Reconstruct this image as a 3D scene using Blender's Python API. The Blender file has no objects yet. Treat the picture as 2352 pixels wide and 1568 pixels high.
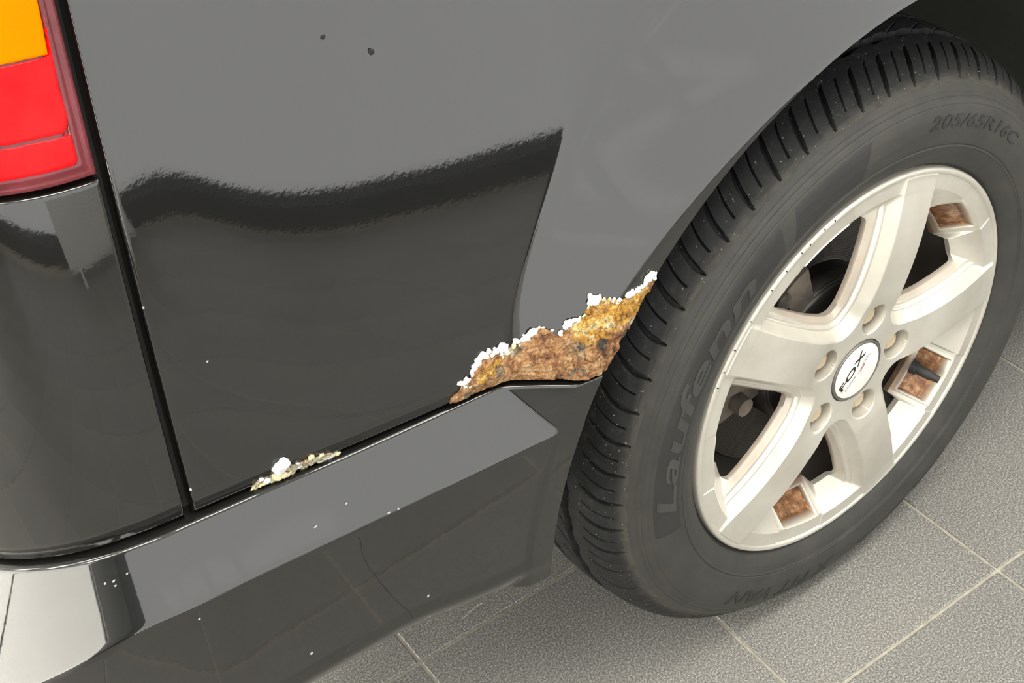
import bpy, bmesh, math, random
import numpy as np
from mathutils import Vector, Matrix

random.seed(7)
rng = np.random.default_rng(7)
scn = bpy.context.scene
C = scn.collection

# ------------------------------------------------------------------ camera
IMW, IMH = 2352, 1568
FPX, AZ, EL, RO = 3092.31, 0.598333, 0.696442, -0.093828
CAM = np.array([-0.85079, -0.63723, 1.24836])
_f = np.array([math.sin(AZ)*math.cos(EL), math.cos(AZ)*math.cos(EL), -math.sin(EL)])
_r = np.cross(_f, [0, 0, 1.0]); _r /= np.linalg.norm(_r); _u = np.cross(_r, _f)
_c, _s = math.cos(RO), math.sin(RO)
RM = np.array([_c*_r + _s*_u, -_s*_r + _c*_u, _f])
cam_d = bpy.data.cameras.new('camera'); cam = bpy.data.objects.new('camera', cam_d); C.objects.link(cam)
m4 = Matrix.Identity(4)
for i in range(3):
    m4[i][0], m4[i][1], m4[i][2], m4[i][3] = RM[0][i], RM[1][i], -RM[2][i], CAM[i]
cam.matrix_world = m4
cam_d.sensor_fit = 'HORIZONTAL'; cam_d.sensor_width = 36.0
cam_d.lens = 36.0*FPX/IMW
cam_d.clip_start = 0.02
scn.camera = cam

# ------------------------------------------------------------------ world, exposure, lamps
scn.view_settings.view_transform = 'Standard'
scn.view_settings.look = 'None'
scn.view_settings.gamma = 1.0
scn.view_settings.use_curve_mapping = False
scn.view_settings.exposure = 0.0
world = bpy.data.worlds.new('world'); scn.world = world; world.use_nodes = True
bg = world.node_tree.nodes['Background']
bg.inputs[0].default_value = (1.0, 0.995, 0.965, 1); bg.inputs[1].default_value = 2.8
LAMP = 20.0           # emission of the ceiling luminaires

sun_d = bpy.data.lights.new('sun', 'SUN'); sun = bpy.data.objects.new('sun', sun_d); C.objects.link(sun)
sun_d.energy = 34.0; sun_d.angle = 0.02; sun_d.color = (1.0, 0.96, 0.9)      # added to light the bounce wall; the roof keeps it out of the room
sun.rotation_euler = Vector((-0.62, -0.16, -0.77)).to_track_quat('-Z', 'Y').to_euler()

# ------------------------------------------------------------------ helpers
def mat(name, col=(0.5, 0.5, 0.5), rough=0.5, metal=0.0, **kw):
    m = bpy.data.materials.new(name); m.use_nodes = True
    b = m.node_tree.nodes['Principled BSDF']
    b.inputs['Base Color'].default_value = (*col, 1)
    b.inputs['Roughness'].default_value = rough
    b.inputs['Metallic'].default_value = metal
    for k, v in kw.items():
        b.inputs[k].default_value = v
    return m

def N(m, typ, **props):
    n = m.node_tree.nodes.new(typ)
    for k, v in props.items():
        setattr(n, k, v)
    return n

def L(m, a, b):
    m.node_tree.links.new(a, b)

def bsdf(m):
    return m.node_tree.nodes['Principled BSDF']

def noise(m, scale, detail=3, rough=0.5, coord='Object'):
    tc = N(m, 'ShaderNodeTexCoord'); n = N(m, 'ShaderNodeTexNoise')
    n.inputs['Scale'].default_value = scale; n.inputs['Detail'].default_value = detail
    n.inputs['Roughness'].default_value = rough
    L(m, tc.outputs[coord], n.inputs['Vector'])
    return n

def ramp(m, src, stops):
    r = N(m, 'ShaderNodeValToRGB')
    e = r.color_ramp.elements
    while len(e) < len(stops):
        e.new(0.5)
    for el, (p, c) in zip(e, stops):
        el.position = p; el.color = (*c, 1) if len(c) == 3 else c
    L(m, src, r.inputs[0])
    return r

def bump(m, src, strength, dist):
    b = N(m, 'ShaderNodeBump'); b.inputs['Strength'].default_value = strength
    b.inputs['Distance'].default_value = dist
    L(m, src, b.inputs['Height']); L(m, b.outputs[0], bsdf(m).inputs['Normal'])
    return b

def attr(m, name):
    a = N(m, 'ShaderNodeAttribute'); a.attribute_name = name
    return a

def mixc(m, fac, a, b):
    x = N(m, 'ShaderNodeMix', data_type='RGBA')
    for sock, v in ((x.inputs[0], fac), (x.inputs[6], a), (x.inputs[7], b)):
        if isinstance(v, (int, float)):
            sock.default_value = v
        elif isinstance(v, tuple):
            sock.default_value = (*v, 1)
        else:
            L(m, v, sock)
    return x.outputs[2]

def link(name, me, material=None, parent=None, smooth=None):
    o = bpy.data.objects.new(name, me); C.objects.link(o)
    if material is not None and not me.materials:
        me.materials.append(material)
    if parent is not None:
        o.parent = parent
    if smooth is not None:
        me.polygons.foreach_set('use_smooth', np.ones(len(me.polygons), bool))
        if smooth < 179:
            me.set_sharp_from_angle(angle=math.radians(smooth))
    return o

def mesh_from(verts, faces, name='m'):
    me = bpy.data.meshes.new(name)
    me.from_pydata([tuple(v) for v in verts], [], faces)
    me.update()
    return me

def mesh_np(V, polys, name='m'):
    """V (n,3); polys list of arrays, each (k, n_corner)"""
    me = bpy.data.meshes.new(name)
    me.vertices.add(len(V)); me.vertices.foreach_set('co', np.asarray(V, np.float32).ravel())
    loops = np.concatenate([p.ravel() for p in polys]) if polys else np.zeros(0, int)
    sizes = np.concatenate([np.full(len(p), p.shape[1]) for p in polys])
    starts = np.concatenate([[0], np.cumsum(sizes)[:-1]])
    me.loops.add(len(loops)); me.loops.foreach_set('vertex_index', loops.astype(np.int32))
    me.polygons.add(len(sizes)); me.polygons.foreach_set('loop_start', starts.astype(np.int32))
    me.update(calc_edges=True); me.validate()
    return me

def vattr(me, name, vals):
    a = me.attributes.new(name, 'FLOAT', 'POINT')
    a.data.foreach_set('value', np.asarray(vals, np.float32))

def bm_obj(name, bm, material, parent=None, smooth=40):
    bmesh.ops.recalc_face_normals(bm, faces=bm.faces)
    me = bpy.data.meshes.new(name); bm.to_mesh(me); bm.free()
    return link(name, me, material, parent, smooth)

def box_bm(bm, lo, hi, bevel=0.0, seg=2):
    lo, hi = Vector(lo), Vector(hi)
    r = bmesh.ops.create_cube(bm, size=1.0)
    for v in r['verts']:
        v.co = Vector(((lo[i]+hi[i])/2 + v.co[i]*(hi[i]-lo[i]) for i in range(3)))
    if bevel > 0:
        bmesh.ops.bevel(bm, geom=list({e for v in r['verts'] for e in v.link_edges}), offset=bevel, segments=seg, affect='EDGES', profile=0.5)

def box_obj(name, lo, hi, material, parent=None, bevel=0.0):
    bm = bmesh.new(); box_bm(bm, lo, hi, bevel)
    return bm_obj(name, bm, material, parent)

def tag(o, label=None, cat=None, kind=None, group=None):
    for k, v in (('label', label), ('category', cat), ('kind', kind), ('group', group)):
        if v:
            o[k] = v
    return o

def smax(a, b, k):
    h = np.clip(0.5 + 0.5*(a-b)/k, 0, 1)
    return b + (a-b)*h + k*h*(1-h)

def smin(a, b, k):
    return -smax(-a, -b, k)

def sstep(e0, e1, x):
    t = np.clip((x-e0)/(e1-e0), 0, 1)
    return t*t*(3-2*t)

def vnoise(x, y, seed=0):
    xi, yi = np.floor(x).astype(np.int64), np.floor(y).astype(np.int64)
    fx, fy = x-xi, y-yi
    fx, fy = fx*fx*(3-2*fx), fy*fy*(3-2*fy)
    def h(a, b):
        n = (a*374761393 + b*668265263 + seed*974634777) & 0xffffffff
        n = ((n ^ (n >> 13))*1274126177) & 0xffffffff
        return ((n ^ (n >> 16)) & 0xffff)/65535.0
    return (h(xi, yi)*(1-fx)+h(xi+1, yi)*fx)*(1-fy) + (h(xi, yi+1)*(1-fx)+h(xi+1, yi+1)*fx)*fy

def fbm(x, y, seed=0, oct=4):
    r = 0; a = 0.5
    for i in range(oct):
        r = r + a*vnoise(x*2**i, y*2**i, seed+i); a *= 0.5
    return r

def clip_grid(us, vs, sdf, pos, extr=None, smooth=40, material=None, name='part', parent=None, attrs=None, wrap=False):
    """Heightfield sheet over the grid us x vs, kept where sdf<=0 with the rim cut exactly on the
    contour; extr = vector, or function of positions, by which the rim is folded back."""
    nu, nv = len(us), len(vs)
    U, V = np.meshgrid(us, vs, indexing='ij')
    S = sdf(U, V)
    ins = S <= 0
    params = [np.stack([U.ravel(), V.ravel()], 1)]
    nid = nu*nv
    idx = np.arange(nu*nv).reshape(nu, nv)
    i0 = np.arange(nu if wrap else nu-1); i1 = (i0+1) % nu
    a = ins[i0][:, :-1].astype(int); b = ins[i1][:, :-1].astype(int); c = ins[i1][:, 1:].astype(int); d = ins[i0][:, 1:].astype(int)
    cnt = a+b+c+d
    full = np.argwhere(cnt == 4)
    fi, fj = full[:, 0], full[:, 1]
    quads = np.stack([idx[i0[fi], fj], idx[i1[fi], fj], idx[i1[fi], fj+1], idx[i0[fi], fj+1]], 1)
    extra = []; cache = {}; tris = {3: [], 4: [], 5: [], 6: []}
    umax = us[-1] + (us[1]-us[0]) if wrap else None
    for ii, j in np.argwhere((cnt > 0) & (cnt < 4)):
        i, k = int(i0[ii]), int(i1[ii])
        cs = [(i, j), (k, j), (k, j+1), (i, j+1)]
        poly = []
        for q in range(4):
            p0, p1 = cs[q], cs[(q+1) % 4]
            s0, s1 = S[p0], S[p1]
            if s0 <= 0:
                poly.append(idx[p0])
            if (s0 <= 0) != (s1 <= 0):
                key = (p0, p1) if p0 < p1 else (p1, p0)
                if key not in cache:
                    t = s0/(s0-s1)
                    u0, u1 = us[p0[0]], us[p1[0]]
                    if wrap and abs(u0-u1) > (umax-us[0])/2:
                        if u0 < u1: u0 = u0 + (umax-us[0])
                        else: u1 = u1 + (umax-us[0])
                    cache[key] = nid; nid += 1
                    extra.append((u0+(u1-u0)*t, vs[p0[1]]+(vs[p1[1]]-vs[p0[1]])*t))
                poly.append(cache[key])
        if len(poly) >= 3:
            tris[len(poly)].append(poly)
    if extra:
        params.append(np.array(extra))
    P = np.concatenate(params)
    XYZ = pos(P[:, 0], P[:, 1])
    polys = [quads] + [np.array(t) for t in tris.values() if t]
    used = np.unique(np.concatenate([p.ravel() for p in polys]))
    remap = np.full(len(P), -1); remap[used] = np.arange(len(used))
    polys = [remap[p] for p in polys]; XYZ = XYZ[used]; P = P[used]
    # orientation: make normals face -Y / outward (caller picks u,v order); fold the rim
    if extr is not None:
        E = np.concatenate([np.stack([p, np.roll(p, -1, axis=1)], 2).reshape(-1, 2) for p in polys])
        key = np.sort(E, 1); code = key[:, 0].astype(np.int64)*len(P) + key[:, 1]
        un, first, count = np.unique(code, return_index=True, return_counts=True)
        be = E[first[count == 1]]
        bv = np.unique(be); m2 = np.full(len(P), -1); m2[bv] = len(P)+np.arange(len(bv))
        off = extr(XYZ[bv], P[bv]) if callable(extr) else np.asarray(extr)[None, :]
        XYZ = np.concatenate([XYZ, XYZ[bv]+off]); P = np.concatenate([P, P[bv]])
        polys.append(np.stack([be[:, 1], be[:, 0], m2[be[:, 0]], m2[be[:, 1]]], 1))
    me = mesh_np(XYZ, polys, name)
    if attrs:
        for k, f in attrs.items():
            vattr(me, k, f(P[:, 0], P[:, 1]))
    return link(name, me, material, parent, smooth)

def lathe(prof, n=128, axis_y=True, a0=0.0, a1=2*math.pi):
    """prof list of (r, y) -> verts, quads revolved about the wheel axis (local origin)"""
    prof = np.asarray(prof, float); m = len(prof)
    closed = abs(a1-a0-2*math.pi) < 1e-6
    k = n if closed else n+1
    th = a0 + (a1-a0)*np.arange(k)/n
    V = np.zeros((k, m, 3))
    V[..., 0] = np.cos(th)[:, None]*prof[None, :, 0]
    V[..., 2] = np.sin(th)[:, None]*prof[None, :, 0]
    V[..., 1] = prof[None, :, 1]
    idx = np.arange(k*m).reshape(k, m)
    i = np.arange(n); j = (i+1) % k
    Q = np.stack([idx[i][:, :-1], idx[i][:, 1:], idx[j][:, 1:], idx[j][:, :-1]], -1).reshape(-1, 4)
    return V.reshape(-1, 3), Q

def text_mesh(body, size=1.0, shear=0.0, bold=0.0, res=4):
    cu = bpy.data.curves.new('txt', 'FONT'); cu.body = body; cu.size = size
    cu.shear = shear; cu.offset = bold; cu.resolution_u = res; cu.align_x = 'LEFT'
    o = bpy.data.objects.new('txt', cu); C.objects.link(o)
    dg = bpy.context.evaluated_depsgraph_get()
    me = bpy.data.meshes.new_from_object(o.evaluated_get(dg))
    bpy.data.objects.remove(o); bpy.data.curves.remove(cu)
    V = np.array([v.co[:] for v in me.vertices])[:, :2]
    F = [list(p.vertices) for p in me.polygons]
    bpy.data.meshes.remove(me)
    mn, mx = V.min(0), V.max(0)
    return (V-mn)/(mx-mn), F, mx-mn

# ------------------------------------------------------------------ materials
def make_paint():
    m = mat('black_paint', (0.0055, 0.0055, 0.005), 0.45, 0.0, **{'Coat Weight': 1.0, 'Coat Roughness': 0.04, 'Coat IOR': 1.67,
            'Specular IOR Level': 0.05})
    n = noise(m, 260, 2)
    b = N(m, 'ShaderNodeBump'); b.inputs['Strength'].default_value = 0.007; b.inputs['Distance'].default_value = 0.002
    L(m, n.outputs[0], b.inputs['Height']); L(m, b.outputs[0], bsdf(m).inputs['Coat Normal'])
    return m
M_paint = make_paint()
M_black = mat('black_plastic', (0.012, 0.012, 0.012), 0.6)
M_liner = mat('liner_plastic', (0.055, 0.057, 0.05), 0.8)
n_ = noise(M_liner, 60, 4); bump(M_liner, n_.outputs[0], 0.3, 0.004)

def make_rubber(name, c0, c1, rough):
    m = mat(name, c0, rough)
    n = noise(m, 28, 6, 0.62)
    r = ramp(m, n.outputs[0], [(0.32, c0), (0.72, c1)])
    L(m, r.outputs[0], bsdf(m).inputs['Base Color'])
    n2 = noise(m, 500, 2); bump(m, n2.outputs[0], 0.12, 0.001)
    return m
M_side = make_rubber('sidewall_rubber', (0.019, 0.019, 0.0168), (0.033, 0.0317, 0.0265), 0.65)
M_pad = make_rubber('dark_rubber', (0.0105, 0.011, 0.0102), (0.014, 0.0145, 0.0135), 0.7)
M_letter = make_rubber('letter_rubber', (0.027, 0.027, 0.025), (0.034, 0.034, 0.030), 0.55)

def make_tread():
    m = mat('tread_rubber', (0.02, 0.02, 0.02), 0.7, 0.0, **{'Specular IOR Level': 0.25})
    n = noise(m, 90, 5, 0.65)
    r = ramp(m, n.outputs[0], [(0.35, (0.008, 0.0085, 0.009)), (0.6, (0.014, 0.0145, 0.0145)), (0.8, (0.045, 0.044, 0.040))])
    n3 = noise(m, 420, 1)
    r3 = ramp(m, n3.outputs[0], [(0.735, (0, 0, 0)), (0.76, (1, 1, 1))])
    dirt = attr(m, 'dust')
    c1 = mixc(m, dirt.outputs['Fac'], r.outputs[0], (0.058, 0.055, 0.046))
    c2 = mixc(m, r3.outputs[0], c1, (0.22, 0.215, 0.20))
    L(m, c2, bsdf(m).inputs['Base Color'])
    n2 = noise(m, 700, 2); bump(m, n2.outputs[0], 0.2, 0.001)
    return m
M_tread = make_tread()

def make_alloy():
    m = mat('silver_alloy', (0.7, 0.68, 0.62), 0.36, 0.5, **{'Coat Weight': 0.3, 'Coat Roughness': 0.15})
    n = noise(m, 14, 5, 0.6)
    r = ramp(m, n.outputs[0], [(0.3, (0.46, 0.435, 0.375)), (0.7, (0.585, 0.565, 0.505))])
    a = attr(m, 'dust')
    n2 = noise(m, 120, 5, 0.7)
    mul = N(m, 'ShaderNodeMath', operation='MULTIPLY_ADD')
    L(m, n2.outputs[0], mul.inputs[0]); mul.inputs[1].default_value = 1.2; mul.inputs[2].default_value = 0.35
    fac = N(m, 'ShaderNodeMath', operation='MULTIPLY', use_clamp=True)
    L(m, mul.outputs[0], fac.inputs[0]); L(m, a.outputs['Fac'], fac.inputs[1])
    dust = ramp(m, n2.outputs[0], [(0.3, (0.05, 0.02, 0.008)), (0.5, (0.21, 0.09, 0.034)), (0.7, (0.42, 0.25, 0.12))])
    c = mixc(m, fac.outputs[0], r.outputs[0], dust.outputs[0])
    L(m, c, bsdf(m).inputs['Base Color'])
    return m
M_alloy = make_alloy()
M_barrel = mat('barrel_metal', (0.07, 0.06, 0.05), 0.6)
M_disc = mat('disc_steel', (0.16, 0.15, 0.14), 0.45, 0.6)
def disc_rings(m):
    tc = N(m, 'ShaderNodeTexCoord'); w = N(m, 'ShaderNodeTexWave', wave_type='RINGS', rings_direction='Y')
    w.inputs['Scale'].default_value = 130; w.inputs['Distortion'].default_value = 1.5; w.inputs['Detail'].default_value = 3
    L(m, tc.outputs['Object'], w.inputs['Vector'])
    r = ramp(m, w.outputs[0], [(0.2, (0.03, 0.027, 0.024)), (0.9, (0.085, 0.08, 0.072))])
    L(m, r.outputs[0], bsdf(m).inputs['Base Color'])
disc_rings(M_disc)
M_cast = mat('cast_iron', (0.085, 0.07, 0.055), 0.7)
n_ = noise(M_cast, 40, 5, 0.6)
L(M_cast, ramp(M_cast, n_.outputs[0], [(0.3, (0.03, 0.026, 0.022)), (0.7, (0.13, 0.105, 0.08))]).outputs[0], bsdf(M_cast).inputs['Base Color'])
M_bolt = mat('bolt_zinc', (0.55, 0.45, 0.31), 0.4, 0.35)
M_cap = mat('cap_white', (0.72, 0.69, 0.64), 0.35, 0.0, **{'Coat Weight': 0.4})
n_ = noise(M_cap, 60, 4)
L(M_cap, ramp(M_cap, n_.outputs[0], [(0.3, (0.62, 0.59, 0.54)), (0.65, (0.76, 0.73, 0.69))]).outputs[0], bsdf(M_cap).inputs['Base Color'])
M_capring = mat('cap_ring_grey', (0.11, 0.105, 0.095), 0.4, 0.3)
M_ink = mat('black_print', (0.012, 0.01, 0.012), 0.5)
M_ink2 = mat('grey_print', (0.16, 0.15, 0.14), 0.5)
M_inkred = mat('red_print', (0.42, 0.17, 0.17), 0.5)
M_red = mat('red_lens', (0.86, 0.022, 0.022), 0.25, 0.0, **{'Specular IOR Level': 0.05, 'Coat Weight': 0.10, 'Coat Roughness': 0.03})
M_amber = mat('amber_lens', (0.86, 0.165, 0.0), 0.3, 0.0, **{'Specular IOR Level': 0.0, 'Coat Weight': 0.03, 'Coat Roughness': 0.03})
M_lensb = mat('lens_border', (0.17, 0.035, 0.04), 0.2, 0.0, **{'Specular IOR Level': 0.2, 'Coat Weight': 0.35, 'Coat Roughness': 0.03})
for m_, cc in ((M_red, ((0.68, 0.002, 0.004), (0.78, 0.008, 0.010))), (M_lensb, ((0.075, 0.010, 0.013), (0.135, 0.021, 0.027)))):
    n_ = noise(m_, 22, 5, 0.65)
    L(m_, ramp(m_, n_.outputs[0], [(0.35, cc[0]), (0.6, cc[1])]).outputs[0], bsdf(m_).inputs['Base Color'])
M_mark = mat('mark_black', (0.006, 0.006, 0.006), 0.8)
M_chip = mat('chip_white', (0.34, 0.34, 0.32), 0.7)

def make_tile():
    m = mat('speckled_tile', (0.2, 0.2, 0.19), 0.42)
    n = noise(m, 450, 2, 0.8); n2 = noise(m, 3.0, 3)
    oi = N(m, 'ShaderNodeObjectInfo')
    r = ramp(m, n.outputs[0], [(0.33, (0.075, 0.074, 0.070)), (0.5, (0.165, 0.162, 0.151)), (0.68, (0.39, 0.385, 0.36))])
    r2 = ramp(m, n2.outputs[0], [(0.3, (0.88, 0.88, 0.88)), (0.7, (1.06, 1.05, 1.03))])
    mu = N(m, 'ShaderNodeMix', data_type='RGBA', blend_type='MULTIPLY'); mu.inputs[0].default_value = 1
    L(m, r.outputs[0], mu.inputs[6]); L(m, r2.outputs[0], mu.inputs[7])
    L(m, mu.outputs[2], bsdf(m).inputs['Base Color'])
    bump(m, n.outputs[0], 0.15, 0.001)
    return m
M_tile = make_tile()
M_grout = mat('grout', (0.52, 0.48, 0.38), 0.85)
n_ = noise(M_grout, 90, 4)
L(M_grout, ramp(M_grout, n_.outputs[0], [(0.3, (0.27, 0.255, 0.21)), (0.7, (0.40, 0.38, 0.32))]).outputs[0], bsdf(M_grout).inputs['Base Color'])
M_wall = mat('wall_paint', (0.78, 0.78, 0.74), 0.8)
n_ = noise(M_wall, 1.5, 4); bump(M_wall, noise(M_wall, 200, 2).outputs[0], 0.05, 0.001)
M_ceil = mat('ceiling_paint', (0.8, 0.8, 0.78), 0.9)
M_base = mat('baseboard_dark', (0.03, 0.032, 0.036), 0.5)
M_frame = mat('window_frame', (0.035, 0.04, 0.05), 0.4)
M_lampf = mat('lamp_frame', (0.75, 0.75, 0.75), 0.5)
M_lamp = mat('lamp_diffuser', (0.9, 0.9, 0.9), 0.5)
bsdf(M_lamp).inputs['Emission Color'].default_value = (1.0, 0.955, 0.88, 1)
bsdf(M_lamp).inputs['Emission Strength'].default_value = LAMP
M_glass = bpy.data.materials.new('window_glass'); M_glass.use_nodes = True
nt = M_glass.node_tree; nt.nodes.clear()
o_ = nt.nodes.new('ShaderNodeOutputMaterial'); mx_ = nt.nodes.new('ShaderNodeMixShader')
t_ = nt.nodes.new('ShaderNodeBsdfTransparent'); g_ = nt.nodes.new('ShaderNodeBsdfGlossy'); g_.inputs['Roughness'].default_value = 0.02
mx_.inputs[0].default_value = 0.008
nt.links.new(t_.outputs[0], mx_.inputs[1]); nt.links.new(g_.outputs[0], mx_.inputs[2]); nt.links.new(mx_.outputs[0], o_.inputs[0])

# ------------------------------------------------------------------ room
RX0, RX1, RY0, RY1, RZ = -4.0, 5.0, -2.7, 3.4, 3.2
WT = 0.2
floor = box_obj('floor', (RX0-WT, RY0-WT, -0.12), (RX1+WT, RY1+WT, -0.0022), M_grout); tag(floor, 'grey speckled tile floor with pale grout joints', kind='structure')
ceil = box_obj('ceiling', (RX0-WT, RY0-WT, RZ), (RX1+WT, RY1+WT, RZ+0.1), M_ceil); tag(ceil, 'white painted ceiling', kind='structure')
for nm, lo, hi in (('wall_far', (RX0, RY1, 0), (RX1, RY1+WT, RZ)),
                   ('wall_front', (RX1, RY0-WT, 0), (RX1+WT, RY1+WT, RZ))):
    tag(box_obj(nm, lo, hi, M_wall), 'plain white painted wall', kind='structure')
for nm, lo, hi in (('baseboard_side', (RX0, RY0-WT, 0), (RX1, RY0, 0.11)), ('baseboard_front', (RX1-0.015, RY0, 0), (RX1, RY1, 0.12))):
    tag(box_obj(nm, lo, hi, M_base), 'dark skirting along the wall foot', kind='structure')
# glazed side wall behind the photographer
SX0, SX1, SZ0, SZ1 = RX0+0.15, RX1-0.1, 0.11, 2.95
bm = bmesh.new()
box_bm(bm, (RX0, RY0-WT, SZ1), (RX1, RY0, RZ))
box_bm(bm, (RX0, RY0-WT, SZ0), (SX0, RY0, SZ1)); box_bm(bm, (SX1, RY0-WT, SZ0), (RX1, RY0, SZ1))
tag(bm_obj('wall_side', bm, M_wall, None, 30), 'white wall frame around the glazed front', kind='structure')
# rear wall with a window opening
WY0, WY1, WZ0, WZ1 = -2.1, 3.2, 0.08, 2.9
bm = bmesh.new()
box_bm(bm, (RX0-WT, RY0-WT, 0), (RX0, RY1+WT, WZ0)); box_bm(bm, (RX0-WT, RY0-WT, WZ1), (RX0, RY1+WT, RZ))
box_bm(bm, (RX0-WT, RY0-WT, WZ0), (RX0, WY0, WZ1)); box_bm(bm, (RX0-WT, WY1, WZ0), (RX0, RY1+WT, WZ1))
tag(bm_obj('wall_rear', bm, M_wall, None, 30), 'white wall around the big window', kind='structure')
win = bpy.data.objects.new('window_1', None); C.objects.link(win); win.location = (RX0-0.1, (WY0+WY1)/2, WZ0)
tag(win, 'large daylight window with dark frame', kind='structure')
inv = Matrix.Translation(win.location).inverted()
def win_part(name, lo, hi, m_):
    o = box_obj(name, Vector(lo)-win.location, Vector(hi)-win.location, m_, win); return o
xf0, xf1 = RX0-0.13, RX0-0.07
npan = 2; pw = (WY1-WY0)/npan
for k in range(npan+1):
    y = WY0+k*pw
    win_part('mullion', (xf0, max(y-0.02, WY0), WZ0), (xf1, min(y+0.02, WY1), WZ1), M_frame)
for z in (WZ0, WZ1-0.06):
    win_part('window_rail', (xf0, WY0, z), (xf1, WY1, z+0.06), M_frame)
for k in range(npan):
    win_part('pane', (RX0-0.104, WY0+k*pw+0.03, WZ0+0.05), (RX0-0.098, WY0+(k+1)*pw-0.03, WZ1-0.05), M_glass)
shop = bpy.data.objects.new('window_2', None); C.objects.link(shop); shop.location = ((SX0+SX1)/2, RY0-0.1, SZ0)
tag(shop, 'wide glazed front with slim mullions', kind='structure')
def shop_part(name, lo, hi, m_):
    return box_obj(name, Vector(lo)-shop.location, Vector(hi)-shop.location, m_, shop)
SMX = [SX0, -3.0, SX1]
for x in SMX:
    shop_part('mullion', (x-0.014, RY0-0.12, SZ0), (x+0.014, RY0-0.08, SZ1), M_frame)
for z in (SZ0, SZ1-0.03):
    shop_part('window_rail', (SX0, RY0-0.12, z), (SX1, RY0-0.08, z+0.03), M_frame)
for a_, b_ in zip(SMX[:-1], SMX[1:]):
    shop_part('pane', (a_+0.012, RY0-0.104, SZ0+0.02), (b_-0.012, RY0-0.098, SZ1-0.02), M_glass)
refl_block = box_obj('dark_block', (RX0+0.01, RY0+0.01, 0), (RX0+1.15, RY0+0.60, RZ), M_frame, None, 0.01)  # added, unseen: makes the dark band reflected in the bumper corner
refl_block.name = 'added_block_1'; tag(refl_block, 'added dark block that gives the car a dark reflected band', kind='structure')
bounce_wall = box_obj('wall_bounce', (-8.6, -6.0, -0.15), (-8.4, 9.0, 4.2), M_wall); tag(bounce_wall, 'added white wall outside the window, bouncing sunlight in', kind='structure')  # added, unseen: sunlit to whiten the reflection in the bumper corner
bounce_floor = box_obj('floor_bounce', (-8.4, -6.0, -0.2), (RX0-WT, 9.0, -0.14), M_ceil); tag(bounce_floor, 'added pale ground below the bounce wall outside the window', kind='structure')  # added ground that goes with the bounce wall
# ceiling luminaires
for i, x in enumerate((-3.2, -1.7, -0.2, 1.3)):
    for j, y in enumerate((-0.95, 0.9, 2.6)):
        t = bpy.data.objects.new('ceiling_light', None); C.objects.link(t); t.location = (x, y, RZ)
        tag(t, 'rectangular white ceiling light panel', 'ceiling light', None, 'ceiling light panels')
        bm = bmesh.new()
        for lo, hi in (((-.62, -.32, -.03), (.62, -.30, 0)), ((-.62, .30, -.03), (.62, .32, 0)), ((-.62, -.30, -.03), (-.60, .30, 0)), ((.60, -.30, -.03), (.62, .30, 0))):
            box_bm(bm, lo, hi)
        bm_obj('lamp_frame', bm, M_lampf, t)
        box_obj('diffuser', (-.60, -.30, -.02), (.60, .30, -.004), M_lamp, t)

# low white radiator under the glazed front (seen mirrored in the car's rear corner)
rad = bpy.data.objects.new('radiator', None); C.objects.link(rad); rad.location = (-0.24, -2.42, 0)
tag(rad, 'low white panel radiator standing below the glazed front', 'radiator')
M_rad = mat('radiator_white', (0.8, 0.8, 0.78), 0.4)
bm = bmesh.new(); box_bm(bm, (-0.72, -0.035, 0.07), (0.72, 0.035, 0.40), 0.01, 2)
for k in range(35):
    box_bm(bm, (-0.70+k*0.04, 0.034, 0.10), (-0.682+k*0.04, 0.041, 0.37))
bm_obj('heating_panel', bm, M_rad, rad)
for sx in (-0.5, 0.5):
    box_obj('foot', (sx-0.02, -0.06, 0), (sx+0.02, 0.06, 0.08), M_rad, rad)
box_obj('top_grille', (-0.71, -0.034, 0.399), (0.71, 0.034, 0.412), M_lampf, rad)

# floor tiles
TY = -0.0400377; TA, TB = 0.3120, 0.3012
A0, B0 = 0.2029-0.156, -0.1447+0.0045
tc_, ts_ = math.cos(TY), math.sin(TY)
GW = 0.0043
bm = bmesh.new()
box_bm(bm, (-(TB-GW)/2, -(TA-GW)/2, -0.010), ((TB-GW)/2, (TA-GW)/2, 0.0), 0.0009, 1)
tile_me = bpy.data.meshes.new('tile'); bmesh.ops.recalc_face_normals(bm, faces=bm.faces); bm.to_mesh(tile_me); bm.free()
tile_me.materials.append(M_tile)
cells = []
for ia in range(-14, 16):
    for ib in range(-18, 22):
        a = A0 + ia*TA; b = B0 + (ib+0.5)*TB
        x, y = tc_*b - ts_*a, ts_*b + tc_*a
        if RX0+0.16 < x < RX1-0.16 and RY0+0.16 < y < RY1-0.16:
            q = RM @ (np.array([x, y, 0])-CAM)
            ang = math.hypot(q[0], q[1])/q[2] if q[2] > 0 else 9
            cells.append((math.hypot(x-0.25, y+0.35), ang, x, y))
cells.sort()
rest = []
for k, (dd, ang, x, y) in enumerate(cells):
    if k < 290:
        o = bpy.data.objects.new('tile', tile_me); C.objects.link(o); o.parent = floor
        o.location = (x, y, 0); o.rotation_euler = (0, 0, TY)
    else:
        rest.append((x, y))
tv = np.array([v.co[:] for v in tile_me.vertices]); tf = [list(p.vertices) for p in tile_me.polygons]
rv, rf = [], []
for x, y in rest:
    b = len(rv)*len(tv)
    rv.append(np.stack([tc_*tv[:, 0]-ts_*tv[:, 1]+x, ts_*tv[:, 0]+tc_*tv[:, 1]+y, tv[:, 2]], 1))
    rf += [[i+b for i in f] for f in tf]
if rv:
    tag(link('tile_field', mesh_from(np.concatenate(rv), rf), M_tile, floor), kind='stuff')

# ------------------------------------------------------------------ car body surface
HZ = 0.327                      # axle height; wheel face plane is y = 0, wheel centre x = 0
car = bpy.data.objects.new('car', None); C.objects.link(car); car.location = (0, 0, 0)
tag(car, 'black car with rusted rear wheel arch, seen at its rear corner', 'car')

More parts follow.
